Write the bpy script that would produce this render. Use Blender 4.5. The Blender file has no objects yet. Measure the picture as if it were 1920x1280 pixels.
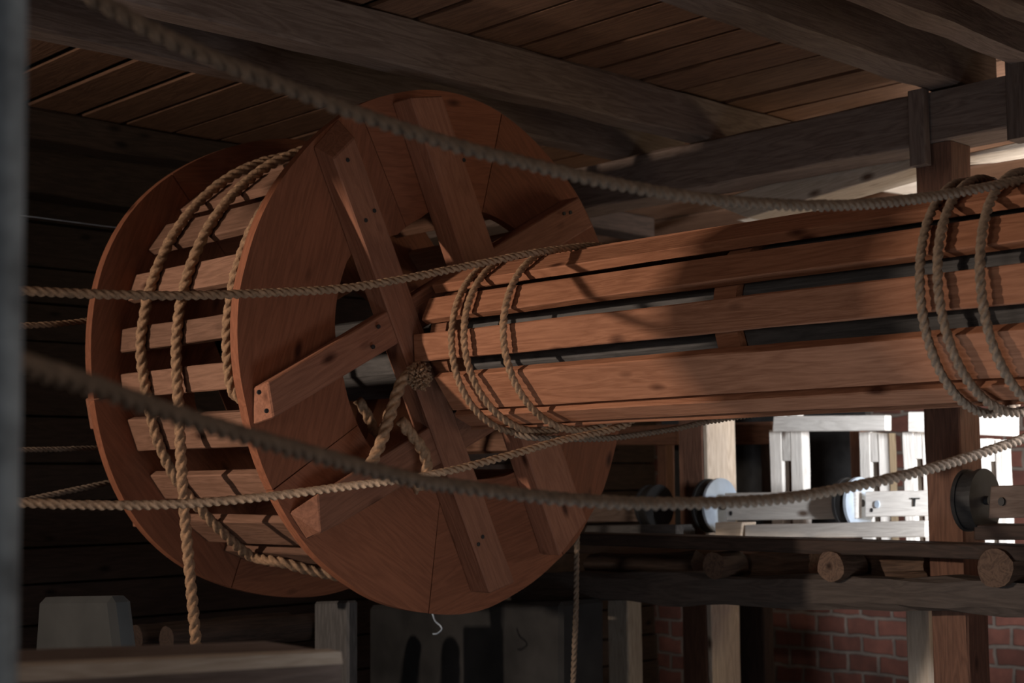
import bpy, bmesh, math, random
from mathutils import Vector, Matrix, noise
random.seed(7)
S = bpy.context.scene
COL = S.collection
# ------------------------------------------------------------ camera
F_PX, PITCH, ROLL, YAW = 2761.744, 0.09208, -0.00956, -0.80588
Fw = Vector((math.sin(YAW)*math.cos(PITCH), math.cos(YAW)*math.cos(PITCH), math.sin(PITCH)))
R0 = Vector((math.cos(YAW), -math.sin(YAW), 0)); U0 = R0.cross(Fw)
Rt = R0*math.cos(ROLL) + U0*math.sin(ROLL); Up = -R0*math.sin(ROLL) + U0*math.cos(ROLL)
cd = bpy.data.cameras.new('camera'); cam = bpy.data.objects.new('camera', cd); COL.objects.link(cam)
m = Matrix((Rt, Up, -Fw)).transposed().to_4x4(); cam.matrix_world = m
cd.sensor_width = 36; cd.lens = F_PX/1920*36; cd.clip_start = .02; cd.clip_end = 60
cd.dof.use_dof = True; cd.dof.focus_distance = 4.7; cd.dof.aperture_fstop = 3.4
S.camera = cam
S.view_settings.view_transform = 'Standard'; S.view_settings.look = 'None'
S.view_settings.exposure = 0.0; S.view_settings.gamma = 1
S.view_settings.use_curve_mapping = False
# ------------------------------------------------------------ world and lights
W = bpy.data.worlds.new('world'); S.world = W; W.use_nodes = True
bg = W.node_tree.nodes['Background']; bg.inputs[0].default_value = (.62, .74, 1, 1); bg.inputs[1].default_value = .075
def area(name, loc, target, sx, sy, power, color, spread=180):
    l = bpy.data.lights.new(name, 'AREA'); l.spread = math.radians(spread); l.shape = 'RECTANGLE'; l.size = sx; l.size_y = sy
    l.energy = power; l.color = color
    o = bpy.data.objects.new(name, l); COL.objects.link(o); o.location = loc
    o.rotation_euler = (Vector(target)-Vector(loc)).to_track_quat('-Z', 'Y').to_euler()
    return o
area('window_light_left', (-5.5, -2.2, .75), (-3.7, 3.7, .35), .13, .16, 36, (1, .84, .70), 75)
area('fill_light_front', (2.3, 2.1, .1), (-4.2, 4.0, .6), 1.5, 1.5, 22, (1, .86, .74))  # soft fill added to lift the wheel's right-facing boards
area('fill_light_near', (-2.6, -1.3, .35), (-4.3, 3.7, .6), .9, .9, 15, (1, .87, .76))  # second soft fill, added to brighten the left sides of the spokes
area('window_light_low', (-1.9, 3.1, -1.5), (-3.6, 4.4, 1.6), 1.2, 1.2, 20, (.72, .86, 1))
area('window_light_right', (-.9, 5.0, .3), (-4.2, 6.3, -.1),   .3, .6, 360, (.93, .96, 1))
area('window_light_back', (-2.3, 8.0, .3), (-4.6, 7.8, 1.7), .7, .7, 26, (1, .84, .55))
# ------------------------------------------------------------ pixel -> world
CX, CY, CZ = -4.24225, 3.76572, 0.48941      # near flange plane and axle
FAR = CX - 1.0649
def ray(x, y): return Fw*F_PX + Rt*(x-960) - Up*(y-640)
def P(x, y, ax, v):
    d = ray(x, y); return d*(v/d[ax])
def cylp(x, y, r):
    d = ray(x, y); a = d.y**2+d.z**2; b = -2*(d.y*CY+d.z*CZ); c = CY**2+CZ**2-r*r
    D = max(b*b-4*a*c, 0); return d*((-b-math.sqrt(D))/2/a)
def cp(X, th, r):                               # angle measured from the viewer side (-Y) upwards
    t = math.radians(th); return Vector((X, CY-r*math.cos(t), CZ+r*math.sin(t)))
# ------------------------------------------------------------ materials
def wood(name, dark, light, grain=1.0, rough=.75, knots=True, spec=.25):
    mt = bpy.data.materials.new(name); mt.use_nodes = True; nt = mt.node_tree; N = nt.nodes; L = nt.links
    b = N['Principled BSDF']; b.inputs['Roughness'].default_value = rough
    b.inputs['Specular IOR Level'].default_value = spec
    tc = N.new('ShaderNodeTexCoord'); oi = N.new('ShaderNodeObjectInfo')
    mp = N.new('ShaderNodeMapping'); mp.inputs['Scale'].default_value = (1.1, 11, 11)
    ad = N.new('ShaderNodeVectorMath'); ad.operation = 'ADD'
    sc = N.new('ShaderNodeVectorMath'); sc.operation = 'SCALE'; sc.inputs['Scale'].default_value = 37
    cx = N.new('ShaderNodeCombineXYZ')
    for i in range(3): L.new(oi.outputs['Random'], cx.inputs[i])
    L.new(cx.outputs[0], sc.inputs[0]); L.new(tc.outputs['Object'], ad.inputs[0]); L.new(sc.outputs[0], ad.inputs[1])
    L.new(ad.outputs[0], mp.inputs[0])
    n1 = N.new('ShaderNodeTexNoise'); n1.inputs['Scale'].default_value = 1.6; n1.inputs['Detail'].default_value = 4; n1.inputs['Distortion'].default_value = .6
    L.new(mp.outputs[0], n1.inputs['Vector'])
    wv = N.new('ShaderNodeTexNoise'); wv.inputs['Scale'].default_value = 9; wv.inputs['Detail'].default_value = 6; wv.inputs['Roughness'].default_value = .7
    L.new(mp.outputs[0], wv.inputs['Vector'])
    # growth rings: fract of stretched noise
    mu = N.new('ShaderNodeMath'); mu.operation = 'MULTIPLY'; mu.inputs[1].default_value = 14; L.new(n1.outputs[0], mu.inputs[0])
    fr = N.new('ShaderNodeMath'); fr.operation = 'PINGPONG'; fr.inputs[1].default_value = 1; L.new(mu.outputs[0], fr.inputs[0])
    mx = N.new('ShaderNodeMix'); mx.data_type = 'FLOAT'; mx.inputs[0].default_value = .30
    L.new(wv.outputs[0], mx.inputs[2]); L.new(fr.outputs[0], mx.inputs[3])
    cr = N.new('ShaderNodeValToRGB'); cr.color_ramp.elements[0].position = .25; cr.color_ramp.elements[1].position = .72
    cr.color_ramp.elements[0].color = (*dark, 1); cr.color_ramp.elements[1].color = (*light, 1)
    L.new(mx.outputs[0], cr.inputs[0])
    hs = N.new('ShaderNodeHueSaturation')
    mr = N.new('ShaderNodeMapRange'); mr.inputs[3].default_value = .78; mr.inputs[4].default_value = 1.18
    L.new(oi.outputs['Random'], mr.inputs[0]); L.new(mr.outputs[0], hs.inputs['Value']); L.new(cr.outputs[0], hs.inputs['Color'])
    out = hs.outputs[0]
    if knots:
        kv = N.new('ShaderNodeTexVoronoi'); kv.inputs['Scale'].default_value = 1
        km = N.new('ShaderNodeMapping'); km.inputs['Scale'].default_value = (3.2, 7, 7); L.new(ad.outputs[0], km.inputs[0]); L.new(km.outputs[0], kv.inputs['Vector'])
        kr = N.new('ShaderNodeValToRGB'); kr.color_ramp.elements[0].position = .05; kr.color_ramp.elements[1].position = .16
        kr.color_ramp.elements[0].color = (.22, .16, .13, 1); kr.color_ramp.elements[1].color = (1, 1, 1, 1)
        L.new(kv.outputs['Distance'], kr.inputs[0])
        mm = N.new('ShaderNodeMix'); mm.data_type = 'RGBA'; mm.blend_type = 'MULTIPLY'; mm.inputs[0].default_value = 1
        L.new(out, mm.inputs[6]); L.new(kr.outputs[0], mm.inputs[7]); out = mm.outputs[2]
    L.new(out, b.inputs['Base Color'])
    bp = N.new('ShaderNodeBump'); bp.inputs['Strength'].default_value = .35*grain; bp.inputs['Distance'].default_value = .006
    L.new(mx.outputs[0], bp.inputs['Height']); L.new(bp.outputs[0], b.inputs['Normal'])
    return mt
def plain(name, col, rough=.6, metal=0, var=.3, scale=8, bump=.2):
    mt = bpy.data.materials.new(name); mt.use_nodes = True; nt = mt.node_tree; N = nt.nodes; L = nt.links
    b = N['Principled BSDF']; b.inputs['Roughness'].default_value = rough; b.inputs['Metallic'].default_value = metal
    tc = N.new('ShaderNodeTexCoord'); n = N.new('ShaderNodeTexNoise'); n.inputs['Scale'].default_value = scale; n.inputs['Detail'].default_value = 6
    L.new(tc.outputs['Object'], n.inputs['Vector'])
    cr = N.new('ShaderNodeValToRGB'); cr.color_ramp.elements[0].position = .3; cr.color_ramp.elements[1].position = .7
    cr.color_ramp.elements[0].color = (*[c*(1-var) for c in col], 1); cr.color_ramp.elements[1].color = (*[min(1, c*(1+var)) for c in col], 1)
    L.new(n.outputs[0], cr.inputs[0]); L.new(cr.outputs[0], b.inputs['Base Color'])
    bp = N.new('ShaderNodeBump'); bp.inputs['Strength'].default_value = bump; bp.inputs['Distance'].default_value = .01
    L.new(n.outputs[0], bp.inputs['Height']); L.new(bp.outputs[0], b.inputs['Normal'])
    return mt
def bricks(name):
    mt = bpy.data.materials.new(name); mt.use_nodes = True; nt = mt.node_tree; N = nt.nodes; L = nt.links
    b = N['Principled BSDF']; b.inputs['Roughness'].default_value = .9
    tc = N.new('ShaderNodeTexCoord'); sp = N.new('ShaderNodeSeparateXYZ'); cb = N.new('ShaderNodeCombineXYZ')
    L.new(tc.outputs['Object'], sp.inputs[0]); L.new(sp.outputs[0], cb.inputs[0]); L.new(sp.outputs[2], cb.inputs[1])
    ns = N.new('ShaderNodeTexNoise'); ns.inputs['Scale'].default_value = 5; ns.inputs['Detail'].default_value = 4; L.new(tc.outputs['Object'], ns.inputs['Vector'])
    vm = N.new('ShaderNodeVectorMath'); vm.operation = 'MULTIPLY_ADD'; vm.inputs[1].default_value = (.05, .05, .05)
    L.new(ns.outputs['Color'], vm.inputs[0]); L.new(cb.outputs[0], vm.inputs[2])
    br = N.new('ShaderNodeTexBrick'); br.inputs['Scale'].default_value = 1
    br.inputs['Brick Width'].default_value = .245; br.inputs['Row Height'].default_value = .125; br.inputs['Mortar Size'].default_value = .014; br.inputs['Mortar Smooth'].default_value = .3
    br.inputs['Color1'].default_value = (.075, .024, .016, 1); br.inputs['Color2'].default_value = (.13, .046, .032, 1); br.inputs['Mortar'].default_value = (.12, .095, .08, 1)
    L.new(vm.outputs[0], br.inputs['Vector'])
    n2 = N.new('ShaderNodeTexNoise'); n2.inputs['Scale'].default_value = 12; n2.inputs['Detail'].default_value = 8; L.new(tc.outputs['Object'], n2.inputs['Vector'])
    mm = N.new('ShaderNodeMix'); mm.data_type = 'RGBA'; mm.blend_type = 'OVERLAY'; mm.inputs[0].default_value = .6
    L.new(br.outputs[0], mm.inputs[6]); L.new(n2.outputs[0], mm.inputs[7]); L.new(mm.outputs[2], b.inputs['Base Color'])
    bp = N.new('ShaderNodeBump'); bp.invert = True; bp.inputs['Distance'].default_value = .015; L.new(br.outputs['Fac'], bp.inputs['Height']); L.new(bp.outputs[0], b.inputs['Normal'])
    return mt
M_BAR = wood('pine_orange', (.24, .095, .048), (.37, .16, .086))
M_SLAT = wood('pine_slat', (.17, .085, .052), (.27, .14, .09))
M_WHL = wood('pine_red', (.19, .066, .032), (.28, .10, .050))
M_ARM = wood('pine_arm', (.21, .085, .048), (.31, .13, .075))
M_CORE = wood('core_grey', (.065, .06, .057), (.12, .11, .105), knots=False)
M_BEAM = wood('beam_brown', (.12, .080, .062), (.215, .155, .125), knots=False)
M_LOWB = wood('lower_beam_brown', (.06, .045, .037), (.105, .08, .066), knots=False)  # darker tone of the beam brown, for the lower beam only
M_CEIL = wood('ceiling_board', (.10, .050, .030), (.20, .105, .062), knots=False)
M_DARK = wood('dark_timber', (.03, .020, .015), (.065, .040, .030))
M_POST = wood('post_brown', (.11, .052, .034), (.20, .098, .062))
M_PALE = wood('pale_pine', (.46, .36, .27), (.66, .55, .44))
M_WHITE = wood('limewashed_board', (.60, .56, .52), (.80, .76, .71))
M_LOG = wood('log_bark', (.065, .038, .026), (.15, .09, .06))
M_GREY = plain('grey_paint', (.16, .18, .19), .6, 0, .35, 14, .3)
M_POLE = plain('pole_paint', (.27, .32, .35), .6, 0, .45, 22, .3)
M_STEEL = plain('blued_steel', (.50, .58, .68), .45, .25, .15, 10, .05)
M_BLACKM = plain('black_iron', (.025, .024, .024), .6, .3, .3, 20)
M_ROPE = plain('hemp_rope', (.31, .18, .10), .9, 0, .35, 60, .5)
M_ROPEP = plain('pale_rope', (.21, .145, .098), .9, 0, .3, 60, .5)
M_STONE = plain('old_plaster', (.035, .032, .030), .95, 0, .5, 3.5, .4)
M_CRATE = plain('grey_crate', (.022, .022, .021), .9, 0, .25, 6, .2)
M_BRICK = bricks('brick')
# ------------------------------------------------------------ mesh helpers
def link(name, verts, faces, mat, parent=None, frame=None, smooth=False):
    """world-space vertices -> object whose local X runs along the grain"""
    c = sum(verts, Vector())/len(verts)
    if frame is None: frame = Matrix.Identity(3)
    mw = Matrix.Translation(c) @ frame.to_4x4(); inv = mw.inverted()
    me = bpy.data.meshes.new(name); me.from_pydata([inv @ v for v in verts], [], faces); me.update()
    bm = bmesh.new(); bm.from_mesh(me); bmesh.ops.recalc_face_normals(bm, faces=bm.faces); bm.to_mesh(me); bm.free()
    me.materials.append(mat)
    if smooth:
        for p in me.polygons: p.use_smooth = True
    o = bpy.data.objects.new(name, me); COL.objects.link(o)
    if parent is not None:
        o.parent = parent; o.matrix_parent_inverse = Matrix.Identity(4)
        o.matrix_local = parent.matrix_world.inverted() @ mw
    else: o.matrix_world = mw
    return o
def frame_of(xd, up=Vector((0, 0, 1))):
    x = xd.normalized(); y = up.cross(x)
    if y.length < 1e-4: y = Vector((0, 1, 0)).cross(x)
    y.normalize(); z = x.cross(y); return Matrix((x, y, z)).transposed()
def beam(name, a, b, w, h, mat, parent=None, up=Vector((0, 0, 1)), bev=.006, wob=.004, segs=10):
    """timber from a to b; w along side, h along up; slightly uneven edges"""
    fr = frame_of(b-a, up); L = (b-a).length; verts = []; faces = []
    segs = max(2, min(segs, int(L/.12)+1)); sd = random.random()*50
    prof = [(-w/2+bev, -h/2), (w/2-bev, -h/2), (w/2, -h/2+bev), (w/2, h/2-bev), (w/2-bev, h/2), (-w/2+bev, h/2), (-w/2, h/2-bev), (-w/2, -h/2+bev)]
    n = len(prof)
    for i in range(segs+1):
        t = i/segs
        for k, (y, z) in enumerate(prof):
            q = noise.noise(Vector((t*L*3+sd, k//2*3.1, sd)))*wob; q2 = noise.noise(Vector((t*L*3+sd, k//2*5.1, sd+9)))*wob
            verts.append(a + fr @ Vector((t*L, y*(1+q/w*2), z+q2)))
    for i in range(segs):
        for k in range(n):
            faces.append((i*n+k, i*n+(k+1) % n, (i+1)*n+(k+1) % n, (i+1)*n+k))
    faces.append(tuple(range(n))); faces.append(tuple(range(segs*n, segs*n+n)))
    return link(name, verts, faces, mat, parent, fr)
def prism(name, front, back, mat, parent=None, xd=Vector((1, 0, 0)), bev=.004):
    n = len(front); verts = list(front)+list(back)
    faces = [tuple(range(n)), tuple(range(n, 2*n))]+[(i, (i+1) % n, n+(i+1) % n, n+i) for i in range(n)]
    o = link(name, verts, faces, mat, parent, frame_of(xd, Vector((0, 1, 0)) if abs(xd.normalized().z) > .9 else Vector((0, 0, 1))))
    if bev:
        bm = bmesh.new(); bm.from_mesh(o.data)
        bmesh.ops.bevel(bm, geom=list(bm.edges), offset=bev, segments=1, affect='EDGES', clamp_overlap=True); bm.to_mesh(o.data); bm.free()
    return o
def box(name, x0, x1, y0, y1, z0, z1, mat, parent=None, along='x', **k):
    if along == 'x': return beam(name, Vector((x0, (y0+y1)/2, (z0+z1)/2)), Vector((x1, (y0+y1)/2, (z0+z1)/2)), abs(y1-y0), abs(z1-z0), mat, parent, **k)
    if along == 'y': return beam(name, Vector(((x0+x1)/2, y0, (z0+z1)/2)), Vector(((x0+x1)/2, y1, (z0+z1)/2)), abs(x1-x0), abs(z1-z0), mat, parent, **k)
    return beam(name, Vector(((x0+x1)/2, (y0+y1)/2, z0)), Vector(((x0+x1)/2, (y0+y1)/2, z1)), abs(x1-x0), abs(y1-y0), mat, parent, up=Vector((0, 1, 0)), **k)
def tag(o, label, cat, group=None, kind=None):
    o['label'] = label; o['category'] = cat
    if group: o['group'] = group
    if kind: o['kind'] = kind
    return o
def struct(o): o['kind'] = 'structure'; return o
def empty(name, loc):
    o = bpy.data.objects.new(name, None); COL.objects.link(o); o.location = loc; o.empty_display_size = .1
    o.matrix_world = Matrix.Translation(Vector(loc)); return o
def catmull(pts, step):
    out = []; n = len(pts)
    for i in range(n-1):
        p0 = pts[i-1] if i else pts[0]*2-pts[1]; p1 = pts[i]; p2 = pts[i+1]; p3 = pts[i+2] if i+2 < n else pts[-1]*2-pts[-2]
        k = max(1, int((p2-p1).length/step))
        for j in range(k):
            t = j/k
            out.append(.5*((2*p1)+(p2-p0)*t+(2*p0-5*p1+4*p2-p3)*t*t+(3*p1-p0-3*p2+p3)*t**3))
    out.append(pts[-1].copy()); return out
def rope(name, pts, d, mat=None, parent=None, pitch=2.9, twist=1):
    """three-strand laid rope: lobed section turning along the path"""
    mat = mat or M_ROPE; step = d*.22; path = catmull(pts, step)
    a = d/2/1.9; bb = .9*a; K = 6; prof = []
    for s in range(3):
        for k in range(K):
            ph = math.radians(-60+120*k/K); r = bb*math.cos(ph)+math.sqrt(max(a*a-(bb*math.sin(ph))**2, 0))
            prof.append((r, math.radians(s*120)+ph))
    n = len(prof); verts = []; faces = []; T = (path[1]-path[0]).normalized()
    N = T.orthogonal().normalized(); arc = 0; sd = random.random()*90
    for i, p in enumerate(path):
        if i:
            arc += (p-path[i-1]).length
            T2 = (path[min(i+1, len(path)-1)]-path[i-1]).normalized(); N = (N - T2*N.dot(T2)).normalized(); T = T2
        B = T.cross(N); rot = twist*arc/(pitch*d)*2*math.pi
        f = 1+.10*noise.noise(Vector((arc/d*.8, sd, 0)))
        for k, (r, ph) in enumerate(prof):
            g = r*f*(1+.05*noise.noise(Vector((arc/d*3, k*1.7, sd))))
            verts.append(p + (N*math.cos(ph+rot)+B*math.sin(ph+rot))*g)
    for i in range(len(path)-1):
        for k in range(n): faces.append((i*n+k, i*n+(k+1) % n, (i+1)*n+(k+1) % n, (i+1)*n+k))
    faces.append(tuple(range(n))); faces.append(tuple(range((len(path)-1)*n, len(path)*n)))
    return link(name, verts, faces, mat, parent, None, smooth=True)
# ------------------------------------------------------------ room shell
FLOOR = -1.6; BACK = 8.8; LEFT = -7.6; CEIL = 1.745
o = struct(box('floor', LEFT-.2, 3, -3.5, BACK+.2, FLOOR-.1, FLOOR, M_DARK, wob=0)); 
# brick rear wall
def slab(name, x0, x1, y0, y1, z0, z1, mat):
    v = [Vector((x, y, z)) for z in (z0, z1) for x, y in ((x0, y0), (x1, y0), (x1, y1), (x0, y1))]
    return link(name, v, [(0, 1, 2, 3), (4, 5, 6, 7), (0, 1, 5, 4), (1, 2, 6, 5), (2, 3, 7, 6), (3, 0, 4, 7)], mat)
struct(slab('wall_back', LEFT-.2, 3, BACK, BACK+.25, FLOOR, 2.2, M_BRICK))
# left wall: horizontal dark timbers in one mesh
def merge(name, items, mat, fr=None):
    verts = []; faces = []
    for v, f in items:
        k = len(verts); verts += v; faces += [tuple(i+k for i in q) for q in f]
    return link(name, verts, faces, mat, None, fr)
def bxvf(x0, x1, y0, y1, z0, z1):
    v = [Vector((x, y, z)) for z in (z0, z1) for x, y in ((x0, y0), (x1, y0), (x1, y1), (x0, y1))]
    return v, [(0, 1, 2, 3), (4, 5, 6, 7), (0, 1, 5, 4), (1, 2, 6, 5), (2, 3, 7, 6), (3, 0, 4, 7)]
it = []; z = FLOOR
while z < 2.1:
    h = random.uniform(.19, .26); j = random.uniform(0, .05)
    it.append(bxvf(LEFT-.2, LEFT+j, -3.5, BACK, z, z+h-.014)); z += h
it.append(bxvf(LEFT-.3, LEFT-.2, -3.5, BACK, FLOOR, 2.2))
struct(merge('wall_left', it, M_DARK, frame_of(Vector((0, 1, 0)))))
# ceiling: boards lying on the joists, running along the axle direction
ys = [P(x, y, 0, -4.2).y for x, y in ((690, 13), (784, 40), (885, 64), (976, 89), (1057, 109), (1124, 128), (1204, 148))]
edges = list(ys)
while edges[0] > -3.4: edges.insert(0, edges[0]-random.uniform(.22, .34))
while edges[-1] < BACK: edges.append(edges[-1]+random.uniform(.24, .36))
it = []
for i in range(len(edges)-1):
    dz = random.uniform(0, .014); g = random.uniform(.024, .05)
    it.append(bxvf(LEFT-.1, 3, edges[i]+g/2, edges[i+1]-g/2, CEIL+dz, CEIL+dz+.016))
struct(merge('ceiling', it, M_CEIL))
struct(slab('gap_shade_1', LEFT-.1, 3, -3.4, BACK, CEIL+.034, CEIL+.08, M_BLACKM))  # black sheet added so the gaps between ceiling boards read as shade
# ------------------------------------------------------------ ceiling joists (run away from the viewer)
JZ = 1.55
jg = 'joists under the ceiling boards'
def joist(xf, xn, y0, y1, z0, z1, label, mat=M_BEAM):
    return tag(box('ceiling_joist', (xf), (xn), y0, y1, z0, z1, mat, along='y', wob=.012, bev=.01, segs=40), label, 'beam', jg)
joist(-4.82, -4.70, .2, 5.75, JZ, CEIL, 'brown ceiling joist crossing the top left corner above the slatted wheel')
joist(-4.325, -4.20, .2, 6.2, JZ, CEIL, 'thick grey-brown ceiling joist passing right over the spoked wheel')
joist(-3.07, -2.92, .5, 5.6, JZ, CEIL, 'ceiling joist with a broad grey underside ending above the dark post')
joist(-2.65, -2.54, .5, 5.6, JZ, CEIL, 'ceiling joist in the top right corner, underside lit grey')
joist(-2.36, -2.25, .5, 5.6, JZ, CEIL, 'ceiling joist cut by the top right corner, the furthest right of all')
joist(-6.62, -6.42, .2, 7.5, 1.60, CEIL+.0, 'dark grey timber at upper left behind the wheel', M_DARK)
joist(-7.2, -7.0, .2, 7.5, 1.46, CEIL, 'nearly black timber at far left below the other joists', M_DARK)
# ------------------------------------------------------------ big cross beam and its post
GZ0 = P(1600, 296, 1, 5.3).z
g = beam('cross_beam', Vector((-7.4, 5.41, (GZ0+JZ)/2)), Vector((-1.2, 5.41, (GZ0+JZ)/2)), .22, JZ-GZ0-.002, M_BEAM, bev=.008, wob=.01, segs=40)
tag(g, 'long heavy cross beam above the barrel carrying the ceiling joists', 'beam')
def vpost(name, xl, xr, yref, Y, dep, z0, z1, mat, label, group='upright posts behind the barrel', **k):
    a = P(xl, yref, 1, Y).x; b = P(xr, yref, 1, Y).x
    return tag(box(name, a, b, Y, Y+dep, z0, z1, mat, along='z', **k), label, 'post', group)
DECK = P(1600, 1008, 1, 6.1).z-.033
SH = P(1600, 1010, 1, 5.3).z          # top of the shelf
vpost('post', 1733, 1802, 830, 5.31, .17, FLOOR, GZ0, M_POST, 'thick dark brown square post behind the right end of the barrel', bev=.01, wob=.008)
sqp = vpost('post', 1272, 1318, 850, 6.50, .27, FLOOR, P(1295, 480, 1, 6.5).z, M_POST, 'square post with shaded front and daylit right side put into its colour, left of the first pulley', bev=.008)
xs_ = P(1318, 850, 1, 6.5).x
box('lit_side', xs_+.001, xs_+.03, 6.505, 6.76, FLOOR, P(1295, 480, 1, 6.5).z, M_PALE, sqp, along='z', bev=.003)['label'] = 'pale facing painting daylight on the right side of the post'  # pale facing stands in for daylight on the post's right side
vpost('post', 1700, 1741, 1200, 6.0, .16, FLOOR, DECK-.05, M_PALE, 'short pale post below the shelf at the left of the thick dark post')
vpost('post', 1140, 1177, 1200, 6.0, .12, FLOOR, DECK-.05, M_PALE, 'slim light brown post below the shelf beside the hanging cord')
vpost('post', 1386, 1432, 1200, 6.9, .10, FLOOR, DECK-.05, M_DARK, 'dark thin post between pale post and brick wall below the shelf')
vpost('post', 1885, 1925, 200, 5.18, .10, 1.26, CEIL, M_BEAM, 'short grey upright in front of the cross beam at the right edge', group=None)
vpost('post', 1701, 1732, 200, 5.24, .05, 1.24, JZ+.0, M_BEAM, 'short dark hanger plank nailed to the cross beam face', group=None)
# sloping brace behind the cross beam
def pl(y, *pts): return [P(a, b, 1, y) for a, b in pts]
br = pl(5.53, (1330, 380), (1722, 250), (1722, 312), (1400, 408))
tag(prism('brace', br, [v+Vector((0, .22, 0)) for v in br], M_PALE, xd=br[1]-br[0]), 'sloping pale timber just under the cross beam left of the dark post', 'brace')
br = pl(5.6, (1768, 297), (1925, 262), (1925, 276), (1822, 293))
tag(prism('wedge_plank', br, [v+Vector((0, .2, 0)) for v in br], M_PALE, xd=br[1]-br[0]), 'thin grey plank wedged over the thick dark post', 'plank')
# daylight-lit timber beyond
br = pl(7.2, (1590, 345), (1745, 318), (1745, 372), (1600, 350))
tag(prism('far_plank', br, [v+Vector((0, .1, 0)) for v in br], M_PALE, xd=br[1]-br[0]), 'pale bright plank seen far back left of the dark post', 'plank')
for i, (a, b, lab) in enumerate(((1470, 1486, 'short cream upright behind the barrel, seen below the sagging rope'), (1446, 1462, 'narrow cream upright just left of a similar one, behind the barrel top'))):
    vpost('short_upright', a, b, 405, 7.0, .06, DECK-.2, 1.42, M_WHITE, lab, group='cream uprights behind the barrel top')
br = pl(6.92, (1380, 412), (1640, 372), (1640, 396), (1400, 418))
tag(prism('far_rail', br, [v+Vector((0, .079, 0)) for v in br], M_PALE, xd=br[1]-br[0]), 'cream rail behind the barrel top, under the sagging rope', 'rail')
vpost('post', 1738, 1790, 340, 7.2, .12, FLOOR, CEIL, M_PALE, 'far post hidden mostly behind the thick dark post', group=None)
# ------------------------------------------------------------ shelf, logs, lower beam
x0 = P(1085, 1012, 1, 5.3).x-.9; x1 = P(1925, 1012, 1, 5.3).x+.3
tag(box('shelf_plank', x0, x1, 5.12, 5.30, SH-.055, SH, M_DARK, wob=.003, bev=.004, segs=30), 'long dark plank edge in front of the pulleys and white boards', 'shelf')
tag(box('deck_plank', x0-1, x1+1, 5.50, 6.46, DECK-.05, DECK, M_PALE, wob=.003, bev=.004, segs=30), 'pale deck boards under the pulleys behind the dark plank edge', 'deck')
lb0 = P(1085, 1098, 1, 5.22); lb1 = P(1925, 1118, 1, 5.22)
dirn = (lb1-lb0).normalized()
tag(beam('lower_beam', lb0-dirn*1.2, lb1+dirn*.3, .16, .135, M_LOWB, bev=.02, wob=.03, segs=50), 'rough horizontal beam below the shelf and the log ends', 'beam')
def log(name, a, b, r, mat, label, group, parent=None, half=False, bumpy=.12):
    fr = frame_of(b-a); verts = []; faces = []; n = 18; L = (b-a).length; seg = max(3, int(L/.08)); sd = random.random()*30
    for i in range(seg+1):
        for k in range(n):
            t = 2*math.pi*k/n; rr = r*(1+bumpy*noise.noise(Vector((i*.5, math.cos(t)*1.3+sd, math.sin(t)*1.3))))
            z = math.sin(t)*rr
            if half: z = max(z, -rr*.15)
            verts.append(a+fr @ Vector((L*i/seg, math.cos(t)*rr, z)))
    for i in range(seg):
        for k in range(n): faces.append((i*n+k, i*n+(k+1) % n, (i+1)*n+(k+1) % n, (i+1)*n+k))
    faces.append(tuple(range(n))); faces.append(tuple(range(seg*n, seg*n+n)))
    o = link(name, verts, faces, mat, parent, fr, smooth=False); return tag(o, label, 'log', group) if label else o
for cx, cy, r, lab in ((1338, 1060, .060, 'round log end under the shelf below the first pulley'), (1557, 1062, .063, 'round dark log end under the middle of the shelf'), (1866, 1065, .072, 'thick round log end under the shelf near the right edge')):
    c = P(cx, cy, 1, 5.10); log('log_end', c, c+Vector((0, .17, 0)), r, M_LOG, lab, 'log ends under the shelf')
for xa, xb, lab in ((1362, 1530, 'split log lying lengthwise between two log ends, left of the middle one'), (1572, 1745, 'split cracked log lying lengthwise right of the middle log end'), (1110, 1310, 'dim split log under the left end of the shelf')):
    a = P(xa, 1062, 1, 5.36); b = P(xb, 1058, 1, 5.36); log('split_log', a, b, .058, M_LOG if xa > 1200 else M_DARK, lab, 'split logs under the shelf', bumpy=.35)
# ------------------------------------------------------------ pulleys on the shelf
def pulley(cx, cy, hpx, Y, label, mat, matf):
    c = P(cx, cy, 1, Y); k = (P(cx, cy-hpx, 1, Y)-c).length; t = empty('pulley', (c.x, c.y, (SH if Y < 5.3 else DECK))); 
    tag(t, label, 'pulley', 'pulleys on the shelf')
    def disc(nm, xa, xb, r, m_):
        n = 40; v = [Vector((x, c.y+math.cos(2*math.pi*i/n)*r, c.z+math.sin(2*math.pi*i/n)*r)) for x in (xa, xb) for i in range(n)]
        f = [tuple(range(n)), tuple(range(n, 2*n))]+[(i, (i+1) % n, n+(i+1) % n, n+i) for i in range(n)]
        return link(nm, v, f, m_, t)
    w = k*.5
    disc('cheek', c.x-.012, c.x+.004, k, matf); disc('cheek', c.x-w-.016, c.x-w, k*.98, mat); disc('sheave', c.x-w, c.x-.012, k*.93, mat)
    disc('axle_pin', c.x-w-.03, c.x+.02, k*.14, M_BLACKM)
    return c, k
pc = []
for cx, cy, h, Y, lab, mt, mf in ((1352, 948, 52, 6.36, 'round pulley with pale blue steel face at the left end of the white boards', M_BLACKM, M_STEEL),
                              (1612, 943, 49, 6.36, 'white-faced pulley between two white boards under the barrel', M_BLACKM, M_STEEL),
                              (1846, 938, 60, 5.17, 'large nearly black pulley at the right edge of the shelf', M_BLACKM, M_BLACKM),
                              (1236, 950, 42, 6.36, 'dim dark pulley at the left, in front of the dark opening', M_BLACKM, M_BLACKM)):
    pc.append(pulley(cx, cy, h, Y, lab, mt, mf))
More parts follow.
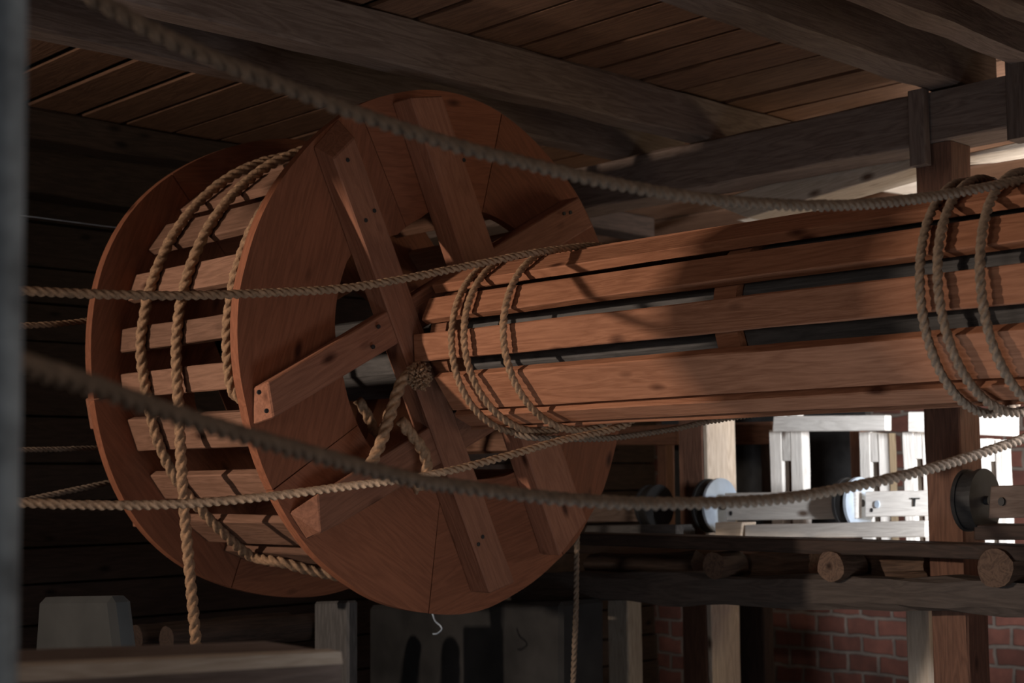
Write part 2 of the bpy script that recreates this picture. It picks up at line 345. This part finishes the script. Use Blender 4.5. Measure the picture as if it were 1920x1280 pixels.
def board_px(name, pts, Y, th, mat, label, cat, group=None, xd=None, bev=.004):
    f = pl(Y, *pts); return tag(prism(name, f, [v+Vector((0, th, 0)) for v in f], mat, xd=xd or (f[1]-f[0]), bev=bev), label, cat, group)
bgp = 'boards between the pulleys'
b1 = board_px('pulley_board', ((1358, 924), (1606, 921), (1606, 972), (1362, 976)), 6.30, .05, M_WHITE, 'long whitish board running from the first pulley to the second', 'board', bgp)
b2 = board_px('pulley_board', ((1622, 921), (1790, 918), (1790, 966), (1622, 969)), 6.30, .05, M_WHITE, 'white board with a dark T-shaped mark and bolt, left of the thick post', 'board', bgp)
b3 = board_px('pulley_board', ((1857, 911), (1935, 908), (1935, 970), (1853, 972)), 5.12, .05, M_BEAM, 'dark brown board at the right edge beside the large black pulley', 'board', bgp)
b4 = board_px('pulley_board', ((1085, 940), (1228, 940), (1228, 978), (1085, 978)), 6.34, .05, M_BEAM, 'dim brown board left of the dark pulley, behind the wheel rim', 'board', bgp)
def small(name, pts, Y, th, mat, parent): 
    f = pl(Y, *pts); o = prism(name, f, [v+Vector((0, th, 0)) for v in f], mat, parent, bev=0); return o
def rnd(cx, cy, rx, ry, n=14): return [(cx+rx*math.cos(2*math.pi*i/n), cy+ry*math.sin(2*math.pi*i/n)) for i in range(n)]
small('bolt_head', rnd(1644, 945, 4.5, 7), 6.292, .012, M_STEEL, b2)
small('nail_hole', rnd(1634, 956, 2.5, 4), 6.297, .012, M_BLACKM, b2)
small('iron_mark', ((1707, 933), (1724, 933), (1724, 935.5), (1716, 935.5), (1715, 949), (1712, 949), (1712, 935.5), (1707, 935.5)), 6.295, .010, M_BLACKM, b2)
small('nail_hole', rnd(1370, 962, 2.5, 4.5), 6.297, .012, M_BLACKM, b1)
small('bolt_head', rnd(1877, 940, 6, 8), 5.11, .015, M_BLACKM, b3)
board_px('block', ((1340, 979), (1392, 979), (1389, 1007), (1341, 1007)), 6.12, .12, M_PALE, 'small pale block on the shelf under the first pulley', 'block')
board_px('block', ((1396, 984), (1510, 982), (1735, 976), (1735, 1007), (1396, 1008)), 6.13, .16, M_WHITE, 'long bluish-white timber lying on the shelf below the white boards', 'timber')
board_px('block', ((1100, 985), (1268, 984), (1268, 1005), (1090, 1008)), 6.13, .16, M_CORE, 'dim grey timber lying on the left part of the shelf', 'timber')
board_px('block', ((1826, 983), (1925, 984), (1925, 1012), (1826, 1012)), 5.10, .18, M_DARK, 'dark timber on the shelf under the large black pulley', 'timber')
# slotted uprights and rail
def upright(xs, xe, yt, slot, Y, mat, label):
    a = P(xs, 870, 1, Y).x; b = P(xe, 870, 1, Y).x; zt = P(xs, yt, 1, Y).z; zb = DECK-.3
    t = empty('slotted_upright', ((a+b)/2, Y+.03, zb)); tag(t, label, 'upright', 'slotted uprights behind the pulleys')
    w = (b-a)
    box('side_strip', a, a+w*.36, Y, Y+.07, zb, zt, mat, t, along='z', bev=.003)
    box('side_strip', b-w*.36, b, Y, Y+.07, zb, zt-.01, mat, t, along='z', bev=.003)
    zs = P(xs, slot, 1, Y).z
    box('filler_strip', a+w*.37, b-w*.37, Y+.004, Y+.07, zs, zt-.005, mat, t, along='z', bev=.003)
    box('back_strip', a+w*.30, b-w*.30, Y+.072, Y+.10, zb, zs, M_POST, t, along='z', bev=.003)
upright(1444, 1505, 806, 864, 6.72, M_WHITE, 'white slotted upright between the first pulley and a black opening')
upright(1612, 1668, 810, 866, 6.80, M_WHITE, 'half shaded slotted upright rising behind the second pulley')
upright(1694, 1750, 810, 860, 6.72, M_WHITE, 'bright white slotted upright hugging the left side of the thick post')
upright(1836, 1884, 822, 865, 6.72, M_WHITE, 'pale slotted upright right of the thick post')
board_px('top_rail', ((1450, 780), (1660, 778), (1660, 807), (1448, 809)), 6.65, .06, M_WHITE, 'cream horizontal rail right under the barrel, left of the thick post', 'rail', 'cream rails behind the uprights')
board_px('top_rail', ((1702, 772), (1900, 770), (1900, 818), (1702, 809)), 6.65, .06, M_WHITE, 'cream rail stub either side of the thick post', 'rail', 'cream rails behind the uprights')
board_px('back_rail', ((1150, 800), (1270, 795), (1270, 834), (1150, 834)), 6.9, .06, M_POST, 'dark brown rail behind the barrel left of the square post', 'rail')
board_px('back_rail', ((1366, 792), (1446, 790), (1446, 832), (1366, 834)), 6.9, .06, M_POST, 'dark brown rail between the square post and the white upright', 'rail')
vpost('rear_post', 1232, 1250, 880, 6.95, .08, DECK-.3, .3, M_POST, 'thin reddish brown stick standing behind the dim pulley', group=None)
vpost('rear_post', 1594, 1616, 870, 6.85, .08, DECK-.3, .3, M_POST, 'brown post left of the half shaded slotted upright', group=None)
vpost('rear_post', 1426, 1446, 870, 6.95, .08, DECK-.3, .3, M_DARK, 'blackish post touching the white slotted upright on its left', group=None)
# black panel put in for the unlit opening behind the uprights
o = box('unlit_panel', -6.3, P(1625, 870, 1, 7.4).x, 7.4, 7.46, SH-.1, .6, M_BLACKM, wob=0)
tag(o, 'nearly black panel standing in for the unlit opening between the white uprights', 'boarding')
# ------------------------------------------------------------ the windlass
wl = empty('windlass', (CX, CY, CZ))
tag(wl, 'huge wooden windlass: spoked slatted wheel joined to a long slatted barrel', 'windlass')
near = [(480,430),(463,487),(450,541),(445,618),(450,699),(463,766),(487,860),(514,924),(541,974),(588,1038),(638,1082),(707,1125),(801,1149),(855,1152),(909,1142),(962,1115),(1043,1052),(1080,1015),(1100,978),(1129,924),(1151,850),(1127,465),(1083,366),(1036,302),(993,255),(929,205),(855,175),(791,168),(741,175),(670,198),(635,222),(560,295)]
hole = [(655,480),(628,600),(645,712),(692,835),(790,905),(850,930),(895,898),(1000,862),(1035,700),(1035,600),(985,445),(895,395),(825,385),(790,408),(745,440),(700,455)]
def polar(pts):
    r = []
    for x, y in pts:
        v = P(x, y, 0, CX); r.append((math.atan2(v.z-CZ, v.y-CY) % (2*math.pi), math.hypot(v.y-CY, v.z-CZ)))
    return sorted(r)
def interp(tab, a):
    a %= 2*math.pi; n = len(tab)
    for i in range(n):
        a0, r0 = tab[i]; a1, r1 = tab[(i+1) % n]
        if i == n-1: a1 += 2*math.pi
        aa = a if a >= a0 else a+2*math.pi
        if a0 <= aa <= a1: return r0+(r1-r0)*(aa-a0)/max(a1-a0, 1e-6)
    return tab[0][1]
OUT = polar(near); INN = polar(hole)
def flange(X, th, outf, innf, seams, mat):
    """board ring in the plane X; seams are angles (deg) where two boards meet"""
    for i in range(len(seams)):
        a0 = math.radians(seams[i])+.0025; a1 = math.radians(seams[(i+1) % len(seams)])
        if a1 < a0: a1 += 2*math.pi
        a1 -= .0025; n = max(4, int((a1-a0)/.05)); fo = []; 
        oo = [(a0+(a1-a0)*k/n, outf(a0+(a1-a0)*k/n)) for k in range(n+1)]; ii = [(a, innf(a)) for a, _ in oo]
        def pt(x, a, r): return Vector((x, CY+r*math.cos(a), CZ+r*math.sin(a)))
        verts = []; faces = []
        for (a, ro), (_, ri) in zip(oo, ii):
            verts += [pt(X, a, ro), pt(X, a, ri), pt(X-th, a, ri), pt(X-th, a, ro)]
        for k in range(n):
            for q in range(4): faces.append((k*4+q, k*4+(q+1) % 4, k*4+4+(q+1) % 4, k*4+4+q))
        faces += [(0, 1, 2, 3), (n*4, n*4+1, n*4+2, n*4+3)]
        am = (a0+a1)/2+math.pi/2
        link('flange_board', verts, faces, mat, wl, frame_of(Vector((0, math.cos(am), math.sin(am))), Vector((1, 0, 0))))
flange(CX, .045, lambda a: interp(OUT, a), lambda a: interp(INN, a), [20, 75, 118, 212, 262, 306], M_WHL)
flange(FAR+.045, .045, lambda a: 1.0+.012*math.sin(5*a+1), lambda a: .5+.05*math.sin(4*a), [15, 70, 130, 190, 250, 310], M_WHL)
# spokes: two pairs crossing around the axle
AT = .11
arms = [
 ([(625, 297), (665, 257), (966, 1092), (919, 1112)], [(587, 276), (634, 222), None, None], 'spoke'),
 ([(770, 182), (830, 179), (1101, 975), (1050, 1042)], None, 'spoke'),
 ([(502, 716), (1086, 368), (1112, 424), (513, 784)], [(474, 727), None, None, (474, 797)], 'spoke'),
 ([(596, 925), (1120, 612), (1140, 680), (640, 981), (600, 1000)], None, 'spoke')]
armf = []
for k, (fr_, bk, nm) in enumerate(arms):
    X = CX+AT-(.012 if k >= 2 else 0)
    f = [P(x, y, 0, X) for x, y in fr_]
    b = []
    for i, v in enumerate(f):
        w = Vector((CX+.001, v.y, v.z))
        if bk and bk[i]:
            w = P(*bk[i], 0, CX+.001)
        b.append(w)
    if k == 3:
        b[0] = P(541, 962, 0, CX+.001); b[-1] = P(574, 1011, 0, CX+.001)
    xd = (f[2]-f[1]) if k < 2 else (f[1]-f[0])
    prism('spoke', f, b, M_ARM, wl, xd=xd, bev=.005); armf.append((f, xd))
for f, xd in armf:      # the far pair of spokes on the outside of the far flange
    ff = [Vector((FAR-.11, v.y, v.z)) for v in f]; bb = [Vector((FAR-.001, v.y, v.z)) for v in f]
    prism('spoke', bb, ff, M_ARM, wl, xd=xd)
# wheel slats
def slat(X0, X1, th, r, w, t, mat, nm):
    c0 = cp(X0, th, r-t/2); c1 = cp(X1, th, r-t/2); up = Vector((0, -math.cos(math.radians(th)), math.sin(math.radians(th))))
    return beam(nm, c0, c1, w, t, mat, wl, up=up, bev=.004, wob=.004, segs=12)
ths = [35, 19, 4.2, -7.7, -21, -36.6, -53.5, -68, -83, -98, -113, -128, -143, -158, -173, 172, 157, 142, 127, 112, 97, 81, 66, 50.5]
wd = {35: .135, 19: .115, 4.2: .092, -7.7: .096, -21: .132, -36.6: .115, -53.5: .155, -68: .12, 50.5: .15}
for t in ths: slat(FAR+.046, CX-.046, t, .865, wd.get(t, .125), .036, M_SLAT, 'wheel_slat')
# barrel: slats on disc ribs around a solid core
BX0 = CX+AT+.01; BX1 = -1.0
bs = [(57, .125), (25.5, .092), (-3, .100), (-37.5, .145), (-66.5, .088), (-93, .12), (-122, .12), (-150, .12), (178, .12), (146, .12), (115, .12), (84, .115)]
for th, w in bs:
    x0 = BX0+{57: .0, 25.5: .03, -3: .0, -37.5: .09, -66.5: .06}.get(th, .02)
    slat(x0, BX1, th, .306, w, .036, M_BAR, 'barrel_slat')
def cylx(nm, xa, xb, r, mat, n=48, facet=0):
    v = [Vector((x, CY+math.cos(2*math.pi*i/n)*r, CZ+math.sin(2*math.pi*i/n)*r)) for x in (xa, xb) for i in range(n)]
    f = [tuple(range(n)), tuple(range(n, 2*n))]+[(i, (i+1) % n, n+(i+1) % n, n+i) for i in range(n)]
    return link(nm, v, f, mat, wl)
cylx('axle', FAR-.35, BX1, .165, M_CORE, 12)
XD = cylp(1342, 600, .25).x
for xa in (BX0+.035, XD, -1.35): cylx('rib_disc', xa, xa+.085, .262, M_BAR)
cylx('inner_drum', XD+.09, -1.355, .235, M_CORE, 24)
# wheel nail marks / bolt heads on spokes
for x, y in ((652, 300), (686, 413), (702, 395), (905, 1006), (897, 1020), (743, 750), (870, 300), (1058, 400), (1070, 398), (500, 770), (486, 735), (710, 612), (812, 560), (700, 650)):
    v = P(x, y, 0, CX+AT+.001)
    n = 8; rr = .008; vs = [Vector((v.x+dx, v.y+math.cos(2*math.pi*i/n)*rr, v.z+math.sin(2*math.pi*i/n)*rr)) for dx in (-.004, .002) for i in range(n)]
    link('nail_head', vs, [tuple(range(n)), tuple(range(n, 2*n))]+[(i, (i+1) % n, n+(i+1) % n, n+i) for i in range(n)], M_BLACKM, wl)
# ------------------------------------------------------------ ropes
D1 = .0275; RB = .306+D1/2+.003
def turns(x_start, th0, th1, x_end, n_per=20, r=RB, xf=None):
    n = max(4, int(abs(th1-th0)/360*n_per)); return [cp(xf(t0) if xf else x_start+(x_end-x_start)*i/n, t0, r+.022*max(0, math.cos(math.radians(t0+25)))**2) for i in range(n+1) for t0 in [th0+(th1-th0)*i/n]]
def lerp_tab(tab, t):
    for (a, x), (b, y) in zip(tab, tab[1:]):
        if (a-t)*(b-t) <= 0: return x+(y-x)*(t-a)/(b-a)
    return tab[-1][1]
# rope over the barrel by the wheel: comes from the left, goes over the top to the back, three turns
XT = cylp(1040, 480, RB).x
# rotation top(90) -> back(180) -> bottom(270) -> front(360) -> top(450)
tab = [(90, -3.50), (360, -3.61), (450, -3.65), (720, -3.81), (810, -3.85), (1080, -3.875), (1150, -3.90)]
lead = [P(x, y, 0, -3.50) for x, y in ((-60, 540), (40, 545), (200, 552), (350, 554), (500, 549), (640, 541), (750, 524), (850, 504), (930, 488), (1000, 474))]
path = lead+turns(0, 93, 1150, 0, xf=lambda t: lerp_tab(tab, t))
tag(rope('rope', path, D1), 'rope stretched level across the wheel, then wound three times on the barrel', 'rope', None)
# rope leaving the barrel underside to the left
path = [cp(-3.45, 180, RB), cp(-3.46, 210, RB), cp(-3.46, 240, RB), cp(-3.47, 262, RB+.005)]+[P(x, y, 0, -3.47) for x, y in ((1050, 826), (960, 852), (870, 876), (815, 888), (760, 898), (640, 913), (500, 931), (350, 944), (200, 947), (30, 942), (-60, 938))]
tag(rope('rope', path, D1), 'rope running from under the barrel across the lower wheel to the left edge', 'rope')
# back-lit rope leaving underneath towards the rear
pb = [cp(-3.84, -45, RB+.002), cp(-3.80, -62, RB+.002), cp(-3.74, -80, RB+.002), cp(-3.72, -92, RB+.004)]
pb = [cp(-3.80, -72, RB+.030), cp(-3.74, -84, RB+.030)]+[P(x, y, 0, -3.72) for x, y in ((1130, 822), (1200, 814), (1270, 803), (1330, 790))]+[P(1450, 772, 0, -3.72)]
tag(rope('rope', pb, D1*.9, M_ROPEP), 'short back-lit rope slanting away under the barrel, sparkling along its lower edge', 'rope')
# upper foreground rope with turns at the right end of the barrel
XR = -1.86
lead = [P(x, y, 0, XR) for x, y in ((40, -75), (150, -18), (300, 65), (420, 118), (540, 165), (640, 203), (740, 237), (850, 272), (960, 300), (1070, 327), (1180, 350), (1300, 370), (1400, 380), (1500, 385), (1600, 384), (1700, 375), (1800, 360))]
tab2 = [(90, -1.80), (360, -1.85), (450, -1.88), (720, -1.97), (810, -2.0), (1080, -2.022), (1170, -2.045)]
path = lead+turns(0, 100, 1165, 0, xf=lambda t: lerp_tab(tab2, t))
tag(rope('rope', path, D1, M_ROPEP), 'thick sagging rope from the upper left corner, wound on the right end of the barrel', 'rope')
# lower foreground rope
path = [P(x, y, 0, -1.9+.5*max(0, 900-x)/980) for x, y in ((-80, 640), (60, 688), (150, 715), (300, 768), (420, 805), (520, 834), (620, 860), (700, 882), (790, 903), (860, 912), (1000, 930), (1120, 940), (1240, 944), (1400, 940), (1500, 930), (1600, 912), (1700, 890), (1800, 862), (1920, 822), (2060, 770))]
tag(rope('rope', path, D1, M_ROPEP), 'blurred foreground rope sagging from the left edge below the barrel to the right', 'rope')
# heavy ropes on the wheel
D2 = .044; RW = .868+D2/2
def cw(*pts): return [cylp(x, y, RW) for x, y in pts]
X1 = cylp(265, 640, RW).x; X2 = cylp(331, 640, RW).x; X3 = cylp(426, 640, RW).x
c1 = [cp(X1, a, RW) for a in range(120, -5, -10)]
q = cw((283, 780), (305, 850), (335, 905), (372, 950), (420, 1000), (470, 1042))
xe = q[-1].x
q += [cp(xe+.14, -66, RW), cp(xe+.25, -78, RW), cp(xe+.34, -90, RW), cp(xe+.38, -104, RW)]
tag(rope('heavy_rope', c1+q, D2), 'heavy rope around the wheel, the leftmost winding, bending away under the wheel', 'rope', 'heavy ropes wound on the wheel')
c2 = [cp(X2, a, RW) for a in range(120, -5, -10)]
yy = c2[-1].y-.003
q = [P(x, y, 1, yy) for x, y in ((334, 745), (337, 800), (340, 870), (346, 960), (353, 1040), (360, 1120), (369, 1225), (372, 1290))]
tag(rope('heavy_rope', c2+q, D2), 'heavy rope over the wheel in the middle, hanging straight down past its rim', 'rope', 'heavy ropes wound on the wheel')
c3 = [cp(X3, a, RW) for a in range(120, -8, -10)]
e = cp(X3+.01, -11, RW); q = [e]
q += [e+Vector((.04, .05, -.05)), e+Vector((.06, .13, -.10)), e+Vector((.07, .25, -.14))]
tag(rope('heavy_rope', c3+q, D2), 'heavy rope hugging the near flange of the wheel and slipping in between two slats', 'rope', 'heavy ropes wound on the wheel')
# knotted rope at the hub
KX = CX+AT+.03
kn = rope('heavy_rope', [P(x, y, 0, KX) for x, y in ((690, 880), (712, 835), (728, 790), (742, 745), (756, 712), (772, 700))], D2*1.05)
tag(kn, 'heavy rope end tied at the hub, its tip frayed into a tuft', 'rope')
verts = []; faces = []; c = P(785, 704, 0, KX+.02)
for i in range(420):
    d = Vector((random.gauss(0, 1), random.gauss(0, 1), random.gauss(0, 1))).normalized(); r = .044*random.uniform(.8, 1.15)
    a = c+d*r*.55; bq = c+d*r; s = d.orthogonal().normalized()*.0042; t2 = d.cross(s)
    j = Vector((random.gauss(0, .005), random.gauss(0, .005), random.gauss(0, .005))); k = len(verts)
    verts += [a+s, a+t2, a-s, a-t2, bq+s*1.1+j, bq+t2*1.1+j, bq-s*1.1+j, bq-t2*1.1+j]
    faces += [(k, k+1, k+5, k+4), (k+1, k+2, k+6, k+5), (k+2, k+3, k+7, k+6), (k+3, k, k+4, k+7), (k+4, k+5, k+6, k+7)]
link('frayed_end', verts, faces, M_ROPE, kn)
k2 = rope('heavy_rope', [P(x, y, 0, KX+.02) for x, y in ((752, 788), (766, 808), (788, 836), (799, 862), (800, 890), (790, 908), (778, 916))], D2*1.05)
tag(k2, 'short thick rope loop dangling at the hub in front of the lower spoke', 'rope')
k3 = rope('heavy_rope', [P(x, y, 0, CX-.12) for x, y in ((672, 750), (690, 780), (705, 812), (722, 800), (730, 770))], D2)
tag(k3, 'dim loop of heavy rope inside the wheel behind the hub', 'rope')
# cord hanging at the right of the wheel
tag(rope('cord', [P(x, y, 1, 4.62) for x, y in ((1082, 1000), (1081, 1060), (1080, 1140), (1077, 1220), (1074, 1300))], .026, M_ROPEP), 'rope hanging straight down from the right rim of the wheel', 'rope')
# ropes and wire in the dark behind the wheel
tag(rope('rope', [P(x, y, 0, -5.6) for x, y in ((-40, 616), (40, 611), (110, 607), (200, 598), (300, 592))], D1*1.0), 'thin dim rope vanishing behind the left rim of the wheel, upper of the three', 'rope', 'dim ropes behind the wheel')
tag(rope('rope', [P(x, y, 0, -5.6) for x, y in ((-40, 844), (40, 843), (110, 842), (200, 840), (420, 845))], .022, M_ROPEP), 'thin pale rope behind the left rim of the wheel, level and middle of the three', 'rope', 'dim ropes behind the wheel')
tag(rope('rope', [P(x, y, 0, -5.6) for x, y in ((20, 945), (60, 935), (130, 920), (205, 904), (300, 880), (415, 846))], .026, M_ROPEP), 'pale rope rising to the wheel from the lower left, lowest of the three', 'rope', 'dim ropes behind the wheel')
tag(rope('wire', [P(x, y, 0, -6.3) for x, y in ((-40, 396), (40, 404), (120, 414), (215, 426), (330, 436))], .007, M_STEEL), 'thin grey wire in the dark left of the wheel', 'wire')
# ------------------------------------------------------------ foreground and lower left things
a = P(10, -120, 1, .62); b = P(-5, 1400, 1, .62)
pa = P(-60, -60, 1, .36); 
def fp(x, y, dist): return ray(x, y).normalized()*dist
top = fp(10, -150, 1.5); bot = fp(-12, 1420, 1.5)
def cyl2(name, a, b, r, mat, n=24):
    fr = frame_of(b-a, Vector((0, 1, 0))); v = []
    for i in range(21):
        for k in range(n): v.append(a+(b-a)*i/20+fr @ Vector((0, math.cos(2*math.pi*k/n)*r, math.sin(2*math.pi*k/n)*r)))
    f = [(i*n+k, i*n+(k+1) % n, (i+1)*n+(k+1) % n, (i+1)*n+k) for i in range(20) for k in range(n)]+[tuple(range(n)), tuple(range(20*n, 21*n))]
    return link(name, v, f, mat, None, fr, True)
tag(cyl2('pole', top, bot, .0205, M_POLE), 'out of focus grey-blue metal pole along the left edge', 'pole')
# foreground beam with a pale strip along its top front edge
fb = [fp(-150, 1262, 2.3), fp(640, 1224, 2.9)]
d = (fb[1]-fb[0]).normalized()
back = Vector((-d.y, d.x, 0)); back = back if back.dot(Fw) > 0 else -back
def fbv(p, u, v_): return p+back*u+Vector((0, 0, v_))
prof = [(0, 0), (.20, .012), (.20, -.30), (0, -.30)]
n = 4
vs = [fbv(p, u, v_) for p in fb for u, v_ in prof]
o = link('rail_beam', vs, [(0, 1, 2, 3), (4, 5, 6, 7)]+[(i, (i+1) % 4, 4+(i+1) % 4, 4+i) for i in range(4)], M_BEAM, None, frame_of(d))
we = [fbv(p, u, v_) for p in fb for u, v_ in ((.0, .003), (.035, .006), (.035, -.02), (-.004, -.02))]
link('pale_edge', we, [(0, 1, 2, 3), (4, 5, 6, 7)]+[(i, (i+1) % 4, 4+(i+1) % 4, 4+i) for i in range(4)], M_PALE, o, frame_of(d))
tag(o, 'blurred foreground beam along the bottom left with a pale edge', 'beam')
def dboxpx(name, pts, Y, dep, mat, label, cat, bev=.01):
    f = pl(Y, *pts); return tag(prism(name, f, [v+Vector((0, dep, 0)) for v in f], mat, xd=Vector((0, 0, 1)), bev=bev), label, cat)
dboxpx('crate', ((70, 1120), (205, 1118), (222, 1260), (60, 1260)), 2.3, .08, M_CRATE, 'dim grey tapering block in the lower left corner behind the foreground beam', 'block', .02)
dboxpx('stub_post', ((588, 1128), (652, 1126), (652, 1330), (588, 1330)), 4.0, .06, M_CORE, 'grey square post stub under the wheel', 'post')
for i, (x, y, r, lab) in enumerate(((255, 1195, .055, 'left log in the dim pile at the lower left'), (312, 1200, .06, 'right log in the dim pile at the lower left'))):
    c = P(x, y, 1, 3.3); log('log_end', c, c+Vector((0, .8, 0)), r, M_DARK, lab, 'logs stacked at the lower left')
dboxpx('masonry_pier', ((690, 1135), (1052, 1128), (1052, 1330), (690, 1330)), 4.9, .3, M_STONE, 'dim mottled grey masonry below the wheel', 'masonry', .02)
pts = [P(x, y, 1, 4.4) for x, y in ((811, 1150), (816, 1164), (826, 1173), (828, 1180), (820, 1187), (812, 1188))]
tag(rope('hook', pts, .008, M_STEEL, pitch=30), 'small pale metal hook hanging below the wheel', 'hook')
# unseen post left of the view, placed to shade the middle of the barrel
L0 = Vector((-5.5, -2.2, .75)); T0 = Vector((-2.52, 3.47, .42)); q = L0.lerp(T0, .5)
tag(box('shade_post', q.x-.19, q.x+.15, q.y-.06, q.y+.06, FLOOR, 1.75, M_BEAM, along='z'), 'unseen timber post left of the view that shades the barrel', 'post')
tag(box('shade_beam', -5.05, -2.15, q.y-.17, q.y-.065, .88, 1.15, M_BEAM), 'unseen beam added left of the view to block light', 'beam')  # added beam that keeps the left light off the cross beam
struct(slab('shade_wall_right', -1.92, -1.80, 4.25, 5.33, FLOOR, CEIL, M_DARK))  # unseen wall piece added to keep the thick post out of the light
